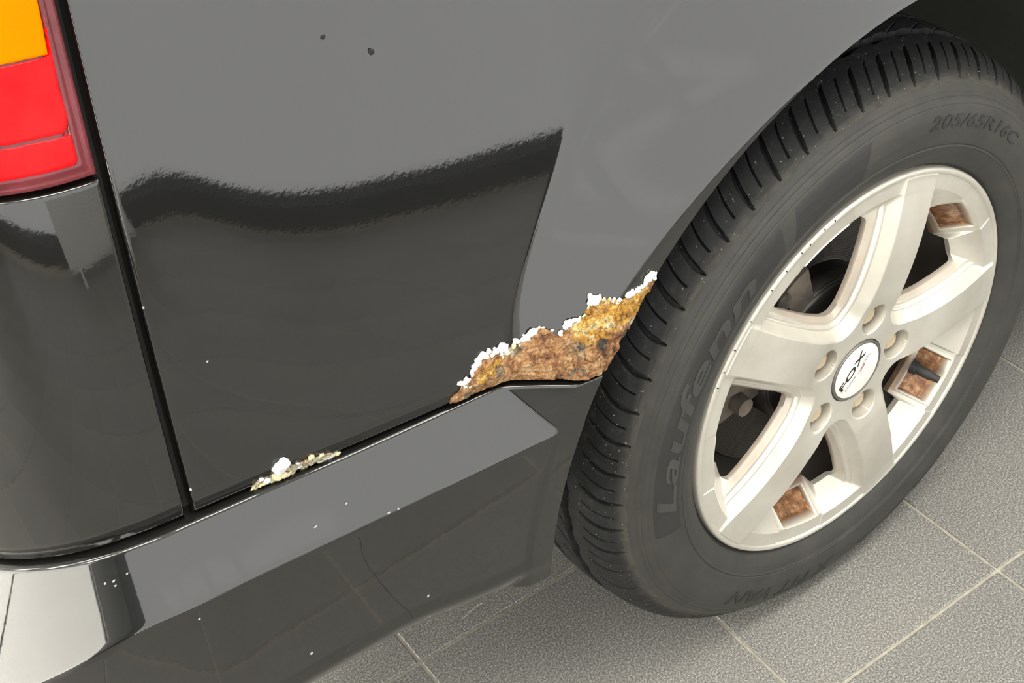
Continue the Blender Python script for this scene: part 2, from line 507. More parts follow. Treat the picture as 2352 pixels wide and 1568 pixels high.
# plan curve of the flank: s runs along the body, = x on the straight part
_ds = 0.0005
_sg = np.arange(-1.45, 1.3, _ds)
def kappa(s):
    return 0.10 + 7.0*sstep(-0.640, -0.725, s)
_psi = np.zeros_like(_sg)
i_ref = int(np.argmin(abs(_sg+0.3)))
acc = 0.0
for i in range(i_ref-1, -1, -1):
    k_ = kappa(_sg[i])
    if acc > math.radians(84): k_ = 0.25
    acc += k_*_ds; _psi[i] = acc
acc = 0.0
for i in range(i_ref+1, len(_sg)):
    acc -= 0.04*_ds; _psi[i] = acc
_tx, _ty = np.cos(_psi), -np.sin(_psi)
_px = np.concatenate([[0], np.cumsum((_tx[1:]+_tx[:-1])/2*_ds)]); _py = np.concatenate([[0], np.cumsum((_ty[1:]+_ty[:-1])/2*_ds)])
_px += -0.3-_px[i_ref]; _py += 0.0-_py[i_ref]
def surf(s, z, o):
    x = np.interp(s, _sg, _px); y = np.interp(s, _sg, _py); p = np.interp(s, _sg, _psi)
    return np.stack([x - np.sin(p)*o, y - np.cos(p)*o, z], -1)
def inward(s):
    p = np.interp(s, _sg, _psi)
    return np.stack([np.sin(p), np.cos(p), 0*p], -1)

# lean of the panel: alpha(z) = upward tilt of the outward normal
_zg = np.arange(0.2, 1.5, 0.0005)
_al = np.interp(_zg, [0.2, 0.56, 0.66, 0.74, 0.82, 0.92, 1.05, 1.3], np.radians([-2, -1.0, 0.5, 3.2, 7.0, 10.0, 12.5, 16]))
_al = np.convolve(np.pad(_al, 60, 'edge'), np.hanning(121)/np.hanning(121).sum(), 'valid')
_ob = -np.concatenate([[0], np.cumsum(np.tan(_al[1:])*0.0005)]); _ob -= np.interp(0.60, _zg, _ob)
def twist(s):
    return np.interp(s, [-0.80, -0.70, -0.665, -0.63, -0.59, -0.54, -0.45, -0.36, -0.1], [0.060, 0.060, 0.074, 0.121, 0.178, 0.224, 0.281, 0.322, 0.330])
_tw = np.arange(-1.5, 1.4, 0.001); _twv = np.convolve(np.pad(twist(_tw), 50, 'edge'), np.hanning(101)/np.hanning(101).sum(), 'valid')
def o_base(s, z):
    d = np.interp(s, _tw, _twv)
    return np.interp(z+d, _zg, _ob) - np.interp(0.60+d, _zg, _ob)
LIP = 0.422
def lip_r(s, z):
    return LIP + 0*s
def rho(s, z):
    return np.hypot(s, z-HZ)
OFL = 0.032
def o_flare(s, z):
    r = rho(s, z)
    d = r-(LIP+0.001+0.022*sstep(0.745, 0.60, z))
    return OFL - 0.60*smax(d, 0*d, 0.004)
def o_quarter(s, z):
    k = 0.004 + 0.03*sstep(0.73, 0.88, z)
    return smax(o_base(s, z), o_flare(s, z), k)

def hit(px, ofun, it=12):
    px = np.atleast_2d(np.asarray(px, float))
    d = np.stack([(px[:, 0]-IMW/2)/FPX, -(px[:, 1]-IMH/2)/FPX, np.ones(len(px))], 1) @ RM
    t = (0.0-CAM[1])/d[:, 1]
    s = CAM[0]+t*d[:, 0]
    def F(t, s):
        P = CAM + t[:, None]*d
        return surf(s, P[:, 2], ofun(s, P[:, 2]))[:, :2]-P[:, :2]
    for _ in range(it):
        f = F(t, s); e = 1e-5
        ft = (F(t+e, s)-f)/e; fs = (F(t, s+e)-f)/e
        det = ft[:, 0]*fs[:, 1]-ft[:, 1]*fs[:, 0]
        det = np.where(abs(det) < 1e-9, 1e-9, det)
        dt = -(f[:, 0]*fs[:, 1]-f[:, 1]*fs[:, 0])/det
        dsv = -(ft[:, 0]*f[:, 1]-ft[:, 1]*f[:, 0])/det
        t = t+np.clip(dt, -.2, .2); s = s+np.clip(dsv, -.1, .1)
    return s, CAM[2]+t*d[:, 2]

def curve_fit(px, ofun, by='s', deg=4):
    s, z = hit(px, ofun)
    return (np.polyfit(s, z, deg) if by == 's' else np.polyfit(z, s, deg)), s, z

def smooth_curve(xs, zs, w=0.02):
    g = np.arange(-1.5, 1.4, 0.001); v = np.interp(g, xs, zs)
    n = int(w/0.001); k = np.hanning(2*n+1); k /= k.sum()
    v = np.convolve(np.pad(v, n, 'edge'), k, 'valid')
    return lambda s: np.interp(s, g, v)
z_top = smooth_curve([-1.4, -0.90, -0.8218, -0.7858, -0.7548, -0.725, -0.6828, -0.6318, -0.5634, -0.4894, -0.4334, -0.403, -0.3748, -0.3467, -0.30],
                     [0.55, 0.56, 0.5747, 0.5832, 0.5886, 0.5930, 0.5945, 0.5898, 0.5816, 0.5743, 0.5688, 0.5640, 0.5580, 0.553, 0.545], 0.022)
z_led = smooth_curve([-1.4, -0.90, -0.83, -0.7958, -0.7763, -0.7398, -0.7127, -0.6724, -0.624, -0.5536, -0.4933, -0.40, -0.30],
                     [0.47, 0.475, 0.488, 0.5050, 0.5204, 0.5420, 0.5485, 0.5500, 0.5450, 0.5377, 0.5307, 0.520, 0.505], 0.03)
z_bot = smooth_curve([-1.4, -0.66, -0.55, -0.49, -0.42, -0.30], [0.405, 0.402, 0.398, 0.380, 0.366, 0.35], 0.04)
_g = np.polyfit([0.9484, 0.8484, 0.7697, 0.6839, 0.5977], [-0.6496, -0.6640, -0.6704, -0.6759, -0.6819], 2)
def s_gap(z):
    return np.polyval(_g, np.clip(z, 0.4, 1.25))
def z_tlb(s):
    return 0.8484 - 0.092*(s+0.667)

def rounded(o, d, r):
    """roll the surface inwards within r of an edge; d = distance to the edge"""
    q = np.clip(1-d/r, 0, 1)
    return o - r*(1-np.sqrt(np.clip(1-q*q, 0, 1)))*0.9
def in_fold(depth):
    return lambda X, P: inward(P[:, 0])*depth

HEM = 0.0024
def near_edge(a0, a1, step, fine=0.0005, n=9):
    """grid that starts at a0 with fine rows, then coarse up to a1"""
    f = a0+fine*np.arange(n)
    return np.concatenate([f, np.arange(f[-1]+step*0.5, a1, step)])
def warp(u, v, du, dv):
    """grid lines that follow the panel gap (u) and the bumper joint (v)"""
    s = u-0.67
    for _ in range(4):
        z = v+z_top(s)+dv
        s = u+s_gap(z)+du
    return s, v+z_top(s)+dv
def sdf_quarter(s, z):
    return np.maximum.reduce([s_gap(z)+0.0022-s, z_top(s)+HEM-z, LIP-rho(s, z)])
def hem(o, s, z, w=0.013):
    d = z-(z_top(s)+HEM)
    return o - 0.30*np.clip(w-d, 0, w)*sstep(0.44, 0.46, rho(s, z))
def pos_quarter(s, z, lift=0.0):
    o = hem(o_quarter(s, z), s, z)
    o = rounded(o, np.minimum(s-s_gap(z)-0.0022, z-z_top(s)-HEM), 0.0028)
    return surf(s, z, o+lift)
def in_fold_w(depth, du, dv):
    return lambda X, P: inward(warp(P[:, 0], P[:, 1], du, dv)[0])*depth
quarter = clip_grid(near_edge(0.0, 1.40, 0.0024), near_edge(0.0, 0.57, 0.0024), lambda u, v: LIP-rho(*warp(u, v, 0.0022, HEM)),
                    lambda u, v: pos_quarter(*warp(u, v, 0.0022, HEM)), in_fold_w(0.022, 0.0022, HEM), 45, M_paint, 'quarter_panel', car)

def sdf_corner(s, z):
    return np.maximum.reduce([s-(s_gap(z)-0.0038), z_top(s)+HEM-z, z-(z_tlb(s)-0.0022)])
def pos_corner(s, z):
    o = hem(o_base(s, z), s, z, 0.016)
    return surf(s, z, rounded(o, -sdf_corner(s, z), 0.0025))
corner = clip_grid(-near_edge(0.0, 0.46, 0.0022)[::-1], np.concatenate([near_edge(0.0, 0.245, 0.0022), np.arange(0.2455, 0.30, 0.0007)]), lambda u, v: (lambda q: q[1]-(z_tlb(q[0])-0.0022))(warp(u, v, -0.0038, HEM)),
                   lambda u, v: pos_corner(*warp(u, v, -0.0038, HEM)), in_fold_w(0.022, -0.0038, HEM), 45, M_paint, 'rear_corner_panel', car)

# bumper
def o_bumper(s, z):
    zt, zl, zb = z_top(s), z_led(s), z_bot(s)
    of = 0.032 + 0.022*sstep(-0.72, -0.86, s)
    led = 0.001 + (of-0.001)*(zt-z)/(zt-zl)
    face = of - 0.012*(zl-z)
    q = np.clip((zb+0.022-z)/0.022, 0, 1)
    face = face - 0.010*q*q
    face = face + 0.0016*sstep(zb+0.032, zb+0.018, z)
    o = smin(led, face, 0.0022)
    return smax(o, np.minimum(o_flare(s, z), 0.0322), 0.003)
def sdf_bumper(s, z):
    r = np.hypot(s, z-HZ)
    return smax(z_bot(s)-z, LIP-r, 0.006)
def pos_bumper(s, z):
    return surf(s, z, rounded(o_bumper(s, z), z_top(s)-0.0005-z, 0.0022))
bumper = clip_grid(np.arange(-1.15, -0.33, 0.002), -near_edge(0.0005, 0.26, 0.0018)[::-1], lambda u, v: np.maximum(sdf_bumper(u, v+z_top(u)), -1+0*u),
                   lambda u, v: pos_bumper(u, v+z_top(u)), in_fold(0.03), 45, M_paint, 'bumper', car)

# sill ahead of the wheel arch
sill = clip_grid(np.arange(0.30, 0.74, 0.004), np.arange(0.27, 0.60, 0.004), lambda s, z: np.maximum(LIP-rho(s, z), z-(z_top(s)+HEM-0.001)),
                 lambda s, z: surf(s, z, smax(o_base(s, np.maximum(z, 0.56))-0.10*np.clip(0.40-z, 0, 1), o_flare(s, z), 0.006)), in_fold(0.03), 45, M_paint, 'side_sill', car)
# dark structure behind the joints, and the bulk of the car that shades the floor
inner = clip_grid(np.arange(-1.15, 0.74, 0.01), np.arange(0.40, 1.155, 0.01), lambda s, z: LIP+0.012-rho(s, z),
                  lambda s, z: surf(s, z, np.minimum(o_base(s, z), 0.0)-0.016), None, 45, M_black, 'inner_body', car)
bm = bmesh.new()
box_bm(bm, (-0.72, 0.25, 1.10), (2.9, 1.70, 1.95), 0.08, 3)
box_bm(bm, (-0.70, 0.20, 0.36), (-0.47, 1.74, 1.12), 0.02, 2)
box_bm(bm, (-0.48, 0.42, 0.36), (0.50, 1.50, 1.12))
box_bm(bm, (0.46, 0.05, 0.36), (2.9, 1.72, 1.12), 0.03, 2)
box_bm(bm, (-0.48, 0.12, 0.80), (0.50, 0.50, 1.12))
bm_obj('body_shell', bm, M_black, car)
bm = bmesh.new()
box_bm(bm, (-0.60, 0.10, 1.08), (0.74, 0.30, 1.16), 0.01, 2)
bm_obj('waist_rail', bm, M_black, car)

# wheel-arch liner
V, Q = lathe([(0.424, -0.012), (0.428, 0.02), (0.430, 0.10), (0.432, 0.20), (0.428, 0.30), (0.41, 0.335), (0.05, 0.34)], 120, a0=math.radians(-2), a1=math.radians(176))
o = link('wheel_arch_liner', mesh_np(V, [Q]), M_liner, car, 60); o.location = (0, 0, HZ)

# reflected line on the bumper face, put in as a narrow dark strip
def dark_strip(name, px, ofun, width, parent, material, lift=0.0004, n=80):
    s, z = hit(px, ofun)
    t = np.concatenate([[0], np.cumsum(np.hypot(np.diff(s), np.diff(z)))]); tt = np.linspace(0, t[-1], n)
    S, Z = np.interp(tt, t, s), np.interp(tt, t, z)
    k = np.hanning(9); k /= k.sum()
    S = np.convolve(np.pad(S, 4, 'edge'), k, 'valid'); Z = np.convolve(np.pad(Z, 4, 'edge'), k, 'valid')
    ds, dz = np.gradient(S), np.gradient(Z); l = np.hypot(ds, dz)+1e-9
    ns, nz = -dz/l, ds/l
    w = width*np.clip(np.minimum(np.arange(n), np.arange(n)[::-1])/6.0, 0.15, 1)
    rows = []
    for a, lf in ((-1, -0.0006), (-0.5, lift), (0.5, lift), (1, -0.0006)):
        s_, z_ = S+ns*w*a, Z+nz*w*a
        rows.append(surf(s_, z_, ofun(s_, z_)+lf))
    V = np.stack(rows, 1).reshape(-1, 3); idx = np.arange(n*4).reshape(n, 4)
    Q = np.stack([idx[:-1, :-1], idx[:-1, 1:], idx[1:, 1:], idx[1:, :-1]], -1).reshape(-1, 4)
    return link(name, mesh_np(V, [Q]), material, parent, 60)
dark_strip('reflection_line', [(826, 1232), (832, 1270), (845, 1300), (880, 1345), (912, 1382), (935, 1400), (947, 1410), (946, 1420)], o_bumper, 0.0008, bumper, M_mark)

# ------------------------------------------------------------------ tail light
def sdf_tail(s, z):
    return np.maximum(s-(s_gap(z)-0.0046), z_tlb(s)+0.0012-z)
def pos_tail(s, z):
    d = -sdf_tail(s, z)
    o = o_base(s, z) + 0.0015
    o = o - 0.0016*np.exp(-((d-0.0125)/0.0016)**2) + 0.0010*np.exp(-((d-0.0085)/0.0018)**2)
    return surf(s, z, rounded(o, d, 0.003))
def warp_tail(u, v):
    s = u-0.66
    for _ in range(4):
        z = v+z_tlb(s)+0.0012
        s = u+s_gap(z)-0.0046
    return s, v+z_tlb(s)+0.0012
tail = clip_grid(-near_edge(0.0, 0.33, 0.0012)[::-1], near_edge(0.0, 0.30, 0.0014), lambda u, v: 0*u-1, lambda u, v: pos_tail(*warp_tail(u, v)),
                 lambda X, P: inward(warp_tail(P[:, 0], P[:, 1])[0])*0.02, 50, M_lensb, 'tail_light', car)
tail['label'] = 'red and amber tail light with dark red rim'
def poly_sdf(px_poly, ofun):
    s, z = hit(px_poly, ofun)
    P = np.stack([s, z], 1)
    def f(U, V):
        x, y = U.ravel(), V.ravel()
        d = np.full(len(x), 1e9); inside = np.zeros(len(x), bool)
        n = len(P)
        for i in range(n):
            a, b = P[i], P[(i+1) % n]
            e = b-a; wx, wy = x-a[0], y-a[1]
            t = np.clip((wx*e[0]+wy*e[1])/(e@e+1e-18), 0, 1)
            d = np.minimum(d, (wx-e[0]*t)**2+(wy-e[1]*t)**2)
            c = ((a[1] <= y) & (b[1] > y)) | ((b[1] <= y) & (a[1] > y))
            xi = a[0] + (y-a[1])*e[0]/(e[1] if abs(e[1]) > 1e-12 else 1e-12)
            inside ^= c & (x < xi)
        d = np.sqrt(d)
        return np.where(inside, -d, d).reshape(U.shape)
    return f, P
def lens(name, px, material, lift, label, rr=0.0018):
    f, P = poly_sdf(px, lambda s, z: o_base(s, z)+0.0015)
    sd = lambda s, z: f(s, z)
    def pos(s, z):
        return surf(s, z, rounded(o_base(s, z)+0.0015+lift, -sd(s, z), rr))
    o = clip_grid(np.arange(P[:, 0].min()-.004, P[:, 0].max()+.004, 0.0011), np.arange(P[:, 1].min()-.004, P[:, 1].max()+.004, 0.0011),
                  sd, pos, in_fold(0.006), 50, material, name, tail)
    o['label'] = label
    return o
lens('indicator_lens', [(84, -8), (98, 60), (110, 125), (60, 137), (0, 150), (-140, 175), (-260, 190), (-260, -170), (-100, -170), (40, -160)], M_amber, 0.0014, 'amber indicator lens')
lens('brake_lens', [(100, -6), (112, 62), (123, 128), (136, 195), (156, 262), (157, 285), (150, 306), (80, 322), (0, 338), (-150, 372), (-260, 392), (-260, 193), (-140, 178), (0, 152.5), (60, 139.5), (112, 127), (100, 62), (87, -4)], M_red, 0.0009, 'red brake lens')
lens('reflector_lens', [(163, 309), (172, 336), (180, 368), (170, 382), (120, 396), (60, 408), (0, 420), (-150, 450), (-260, 470), (-260, 397), (-150, 377), (0, 343), (80, 327)], M_red, 0.0009, 'red lower lens strip')

# ------------------------------------------------------------------ wheel
A0W = math.radians(72.0491)
def wheel_obj(o):
    o.location = (0, 0, HZ); return o

R_OUT = 0.2207
def spoke_frame(r, th):
    ph = (th-A0W+math.pi/5) % (2*math.pi/5) - math.pi/5
    return ph, r*np.cos(ph)*1000, np.abs(r*np.sin(ph))*1000
def rim_fields(r, th):
    ph, c, t = spoke_frame(r, th)
    R = r*1000
    wf = 22.5 + 2.5*sstep(110, 60, c) + 1.5*sstep(150, 212, c)
    d = smin(t-wf, R-60.0, 14.0)                         # distance outside the spoke faces / hub, mm
    yf = -7.5*np.sin(np.pi*np.clip((R-50)/160.0, 0, 1))**1.0
    yf = np.where(R < 62, yf*0.3, yf*(0.3+0.7*sstep(62, 90, R)))
    prof = np.interp(d, [-5, -0.3, 0.6, 8.0, 9.4, 10.4, 12.0, 13.4, 15.0, 18.8, 24, 40], [0, 0.0, 0.7, 12.2, 12.2, 12.9, 16.6, 16.6, 17.2, 23.0, 30, 60])
    ys = yf+prof
    mid = math.pi/5-np.abs(ph)                           # angle from the window's middle line
    arc = mid*R
    # ring between the spokes: a slope falling in from the flange, with a boxed pocket
    slope = 3.0 + np.clip(197-R, 0, 100)*1.5
    plat = 3.0 + np.clip(199-R, 0, 100)*0.95
    side = sstep(35.5, 37.5, arc)
    ring = slope*(1-side) + (plat-1.5)*side
    bx = np.maximum(arc-27.0, np.maximum(R-194.5, 176.5-R))
    pocket = sstep(1.2, -1.6, bx)
    ring = ring - 1.4*np.exp(-((bx-1.8)/1.5)**2)*(1-side) + 8.0*pocket
    y = smin(ys, ring, 5.0)
    # flange lip
    lip = np.interp(R, [196, 199, 213.5, 214.8, 217.5, 219.5, 220.7], [3.0, 2.6, 2.2, 0.2, -0.4, 0.2, 2.2])
    k = sstep(197, 200, R)
    y = y*(1-k) + np.minimum(y, lip)*k
    y = np.where(R > 214.2, np.maximum(lip, np.minimum(y, lip)+0.0), y)
    # bolt recesses and centre-cap seat
    bd = np.hypot(c-59.9, t)
    y = y + 21.0*sstep(16.6, 15.4, bd)
    y = y + 0.9*np.exp(-((bd-16.9)/0.8)**2)
    y = y + 8.0*sstep(36.2, 35.4, R)
    hole = np.maximum(18.6-d, np.maximum(R-(166.0+4.5*side), 78-R))
    hs = smax(smax(18.6-d, R-(171.5+3.0*side), 8.0), 78-R, 4)
    dust = np.clip(pocket*1.35 + 0.75*sstep(7, 1, np.abs(bx-5))*(1-side)*sstep(180, 170, R) + 0.30*sstep(176, 164, R)*(d > 14), 0, 1.5)
    return y/1000, hs/1000, dust, bd, d

def rim_pos(u, r):
    y = rim_fields(r, -u)[0]
    return np.stack([r*np.cos(-u), y, r*np.sin(-u)], -1)
nth = 2000
us = np.arange(nth)*2*math.pi/nth
vs = np.concatenate([np.linspace(0.033, 0.150, 165), np.linspace(0.1507, R_OUT, 104)])
rim = wheel_obj(clip_grid(us, vs, lambda u, r: -rim_fields(r, -u)[1], rim_pos, np.array([0, 0.006, 0]), 38, M_alloy, 'wheel_rim', car,
                          attrs={'dust': lambda u, r: rim_fields(r, -u)[2]}, wrap=True))
rim['label'] = 'silver five-spoke alloy rim with brown brake dust'

V, Q = lathe([(0.2195, 0.010), (0.214, 0.018), (0.200, 0.026), (0.186, 0.045), (0.180, 0.07), (0.178, 0.15), (0.19, 0.175), (0.215, 0.185)], 120)
wheel_obj(link('rim_barrel', mesh_np(V, [Q]), M_barrel, car, 50))

# bolts
bm = bmesh.new()
def cyl_bm(bm, r0, r1, y0, y1, n=24, cx=0.0, cz=0.0, rot=0.0):
    a = [bm.verts.new((cx+r0*math.cos(rot+2*math.pi*i/n), y0, cz+r0*math.sin(rot+2*math.pi*i/n))) for i in range(n)]
    b = [bm.verts.new((cx+r1*math.cos(rot+2*math.pi*i/n), y1, cz+r1*math.sin(rot+2*math.pi*i/n))) for i in range(n)]
    for i in range(n):
        bm.faces.new((a[i], a[(i+1) % n], b[(i+1) % n], b[i]))
    bm.faces.new(a); bm.faces.new(b[::-1])
cyl_bm(bm, 0.0135, 0.0112, 0.0212, 0.0170, 24)
cyl_bm(bm, 0.0110, 0.0104, 0.0170, 0.0080, 6)
cyl_bm(bm, 0.0100, 0.0066, 0.0080, 0.0055, 18)
bolt_o = None
for k in range(5):
    a = A0W + k*2*math.pi/5
    if bolt_o is None:
        bolt_o = bm_obj('wheel_bolt', bm, M_bolt, rim, 35); o = bolt_o
    else:
        o = bolt_o.copy(); C.objects.link(o); o.parent = rim
    o.location = (0.0599*math.cos(a), 0, 0.0599*math.sin(a)); o.rotation_euler = (0, 0.35*k, 0)

# centre cap with printed lettering
V, Q = lathe([(0.0354, 0.0075), (0.0354, -0.0002), (0.0346, -0.0016), (0.0334, -0.0016), (0.0322, 0.0002), (0.0300, 0.0004)], 96)
link('cap_ring', mesh_np(V, [Q]), M_capring, rim, 40)
dome = [(0.0322*math.cos(math.radians(a)) if a else 0.0322, 0) for a in (0,)]
prof = [(0.0322, 0.0010)] + [(0.0320*(1-i/10.0)+1e-5, -0.0012-0.0014*(1-(1-i/10.0)**2)) for i in range(0, 11)]
V, Q = lathe(prof, 96)
cap = link('centre_cap', mesh_np(V, [Q]), M_cap, rim, 40)
def cap_y(x, z):
    q = np.clip(np.hypot(x, z)/0.032, 0, 1)
    return -0.0012-0.0014*(1-q*q)
def cap_text(name, body, origin, dirv, width, height, material, shear=0.0, bold=0.0, up_sign=1):
    P, F, _ = text_mesh(body, shear=shear, bold=bold)
    d = np.array(dirv)/np.linalg.norm(dirv); u = np.array([-d[1], d[0]])
    X = origin[0]+P[:, 0]*width*d[0]+P[:, 1]*height*u[0]
    Z = origin[1]+P[:, 0]*width*d[1]+P[:, 1]*height*u[1]
    V = np.stack([X, cap_y(X, Z)-0.00025, Z], 1)
    o = link(name, mesh_from(V, F), material, rim)
    return o
cap_text('cap_lettering', 'FOX', (-0.0213, -0.0163), (0.0322, 0.0376), 0.0495, 0.0088, M_ink, 0.1, 0.025)
cap_text('cap_lettering', 'COMME', (-0.0153, -0.0192), (0.0318, 0.0339), 0.0195, 0.0032, M_ink2)
cap_text('cap_lettering', 'CIAL', (0.0078, 0.0052), (0.0318, 0.0339), 0.0135, 0.0032, M_ink2)
def stroke(name, a, b, w, material):
    a, b = np.array(a), np.array(b); d = (b-a)/np.linalg.norm(b-a); n = np.array([-d[1], d[0]])
    pts = [a-n*w*0.3, a+n*w*0.3, b+n*w, b-n*w]
    V = [(p[0], float(cap_y(p[0], p[1]))-0.0003, p[1]) for p in pts]
    return link(name, mesh_from(V, [[0, 1, 2, 3]]), material, rim)
stroke('cap_lettering', (0.0052, -0.0080), (0.0040, 0.0035), 0.0008, M_ink2)
stroke('cap_lettering', (-0.0005, -0.0030), (0.0095, 0.0045), 0.0010, M_inkred)
stroke('cap_lettering', (0.0030, 0.0020), (0.0085, 0.0060), 0.0008, M_inkred)

# tyre valve
va = A0W - 2*math.pi/5 - math.pi/5 + math.radians(1.5)
bm = bmesh.new()
cyl_bm(bm, 0.0085, 0.0075, 0.0, 0.008, 20); cyl_bm(bm, 0.0060, 0.0058, 0.007, 0.024, 20); cyl_bm(bm, 0.0048, 0.0040, 0.023, 0.034, 16)
val = bm_obj('valve_stem', bm, M_black, rim, 40)
ca, sa = math.cos(va), math.sin(va)
base = Vector((0.166*ca, 0.030, 0.166*sa)); tip = Vector((0.178*ca, 0.0, 0.178*sa))
val.location = base; val.rotation_mode = 'QUATERNION'
val.rotation_quaternion = Vector((0, 1, 0)).rotation_difference((tip-base).normalized())

# brake behind the spokes
V, Q = lathe([(0.030, 0.040), (0.082, 0.040), (0.088, 0.046), (0.090, 0.072), (0.094, 0.074), (0.150, 0.074), (0.152, 0.077), (0.152, 0.096), (0.09, 0.098)], 120)
disc = wheel_obj(link('brake_disc', mesh_np(V, [Q]), M_disc, car, 40))
bm = bmesh.new()
def cal_block(a0, a1, r0, r1, y0, y1, bev=0.006):
    n = 7; ring = []
    for i in range(n):
        a = math.radians(a0+(a1-a0)*i/(n-1))
        ring.append([bm.verts.new((r*math.cos(a), y, r*math.sin(a))) for r, y in ((r0, y0), (r1, y0), (r1, y1), (r0, y1))])
    es = []
    for i in range(n-1):
        for k in range(4):
            bm.faces.new((ring[i][k], ring[i][(k+1) % 4], ring[i+1][(k+1) % 4], ring[i+1][k]))
    bm.faces.new(ring[0][::-1]); bm.faces.new(ring[-1])
cal_block(112, 188, 0.082, 0.155, 0.050, 0.110)
cal_block(106, 124, 0.074, 0.128, 0.043, 0.062)
cal_block(150, 172, 0.076, 0.150, 0.042, 0.060)
bmesh.ops.bevel(bm, geom=[e for e in bm.edges if len(e.link_faces) == 2 and e.calc_face_angle(0) > 0.7], offset=0.003, segments=2, affect='EDGES', profile=0.5)
for a, r in ((125, 0.128), (140, 0.125), (181, 0.120)):
    cyl_bm(bm, 0.011, 0.010, 0.055, 0.036, 20, r*math.cos(math.radians(a)), r*math.sin(math.radians(a)))
wheel_obj(bm_obj('brake_caliper', bm, M_cast, car, 35))

# ------------------------------------------------------------------ tyre
_sp = np.array([(0.2165, 0.012), (0.2205, 0.0075), (0.2235, 0.0035), (0.229, -0.0005), (0.237, -0.0045), (0.250, -0.0082), (0.264, -0.0098), (0.277, -0.0088), (0.287, -0.0056), (0.294, -0.0014), (0.299, 0.0026), (0.303, 0.0060)])
_rg = np.arange(0.2165, 0.3031, 0.0002)
_yg = np.interp(_rg, _sp[:, 0], _sp[:, 1]); _k = np.hanning(31); _k /= _k.sum()
_yg = np.convolve(np.pad(_yg, 15, 'reflect', reflect_type='odd'), _k, 'valid')
def side_y(r):
    return np.interp(r, _rg, _yg)
def side_detail(r, th=None):
    y = side_y(r)
    y = y + 0.0009*np.exp(-((r-0.2925)/0.0008)**2) + 0.0009*np.exp(-((r-0.2965)/0.0008)**2)
    y = y - 0.0006*np.exp(-((r-0.2455)/0.0007)**2) + 0.0007*np.exp(-((r-0.2472)/0.0007)**2)
    y = y + 0.0006*np.exp(-((r-0.2865)/0.0006)**2) + 0.0022*np.exp(-((r-0.2225)/0.0016)**2)
    return y
def squash(X):
    """flatten the tyre where it stands on the floor"""
    z = X[:, 2]; lim = -HZ+0.0004
    low = np.clip((lim+0.05-z)/0.05, 0, 2)
    X[:, 1] = np.where(X[:, 1] < 0.09, X[:, 1]-0.004*low**2*np.clip((np.hypot(X[:, 0], X[:, 2])-0.23)/0.05, 0, 1), X[:, 1])
    X[:, 2] = np.maximum(z, lim)
    return X
def tyre_side_pos(u, r):
    return squash(np.stack([r*np.cos(-u), side_detail(r), r*np.sin(-u)], -1))
us = np.arange(540)*2*math.pi/540
tyre = wheel_obj(clip_grid(us, np.concatenate([np.arange(0.2165, 0.244, 0.0008), np.arange(0.244, 0.249, 0.0004), np.arange(0.249, 0.284, 0.0018), np.arange(0.284, 0.30301, 0.0005)]), lambda u, r: 0*u-1, tyre_side_pos, None, 60, M_side, 'tyre', car, wrap=True))
tyre['label'] = 'dusty black tyre'
V, Q = lathe([(0.303, 0.182), (0.290, 0.193), (0.264, 0.198), (0.240, 0.193), (0.217, 0.178)], 160)
V = squash(V); link('inner_sidewall', mesh_np(V, [Q]), M_side, tyre, 60)
# tread: profile by arc length
_tp = np.array([(0.303, 0.0060), (0.309, 0.0105), (0.315, 0.0150), (0.3205, 0.0205), (0.3248, 0.0270), (0.3280, 0.0350), (0.3307, 0.046), (0.3330, 0.060), (0.3352, 0.078), (0.3362, 0.095),
                (0.3352, 0.112), (0.3330, 0.130), (0.3307, 0.144), (0.328, 0.155), (0.3248, 0.163), (0.315, 0.174), (0.303, 0.182)])
_ta = np.concatenate([[0], np.cumsum(np.hypot(*np.diff(_tp, axis=0).T))])
_tag = np.arange(0, _ta[-1], 0.0004)
_k = np.hanning(41); _k /= _k.sum()
_tr = np.convolve(np.pad(np.interp(_tag, _ta, _tp[:, 0]), 20, 'reflect', reflect_type='odd'), _k, 'valid')
_tyv = np.convolve(np.pad(np.interp(_tag, _ta, _tp[:, 1]), 20, 'reflect', reflect_type='odd'), _k, 'valid')
NP = 56; PITCH = 2*math.pi/NP
def groove_shift(a):
    w = np.clip((0.0465-a)/(0.0465-0.0035), 0, 1)
    return np.radians(3.0)*(1-(1-w)**2.0)
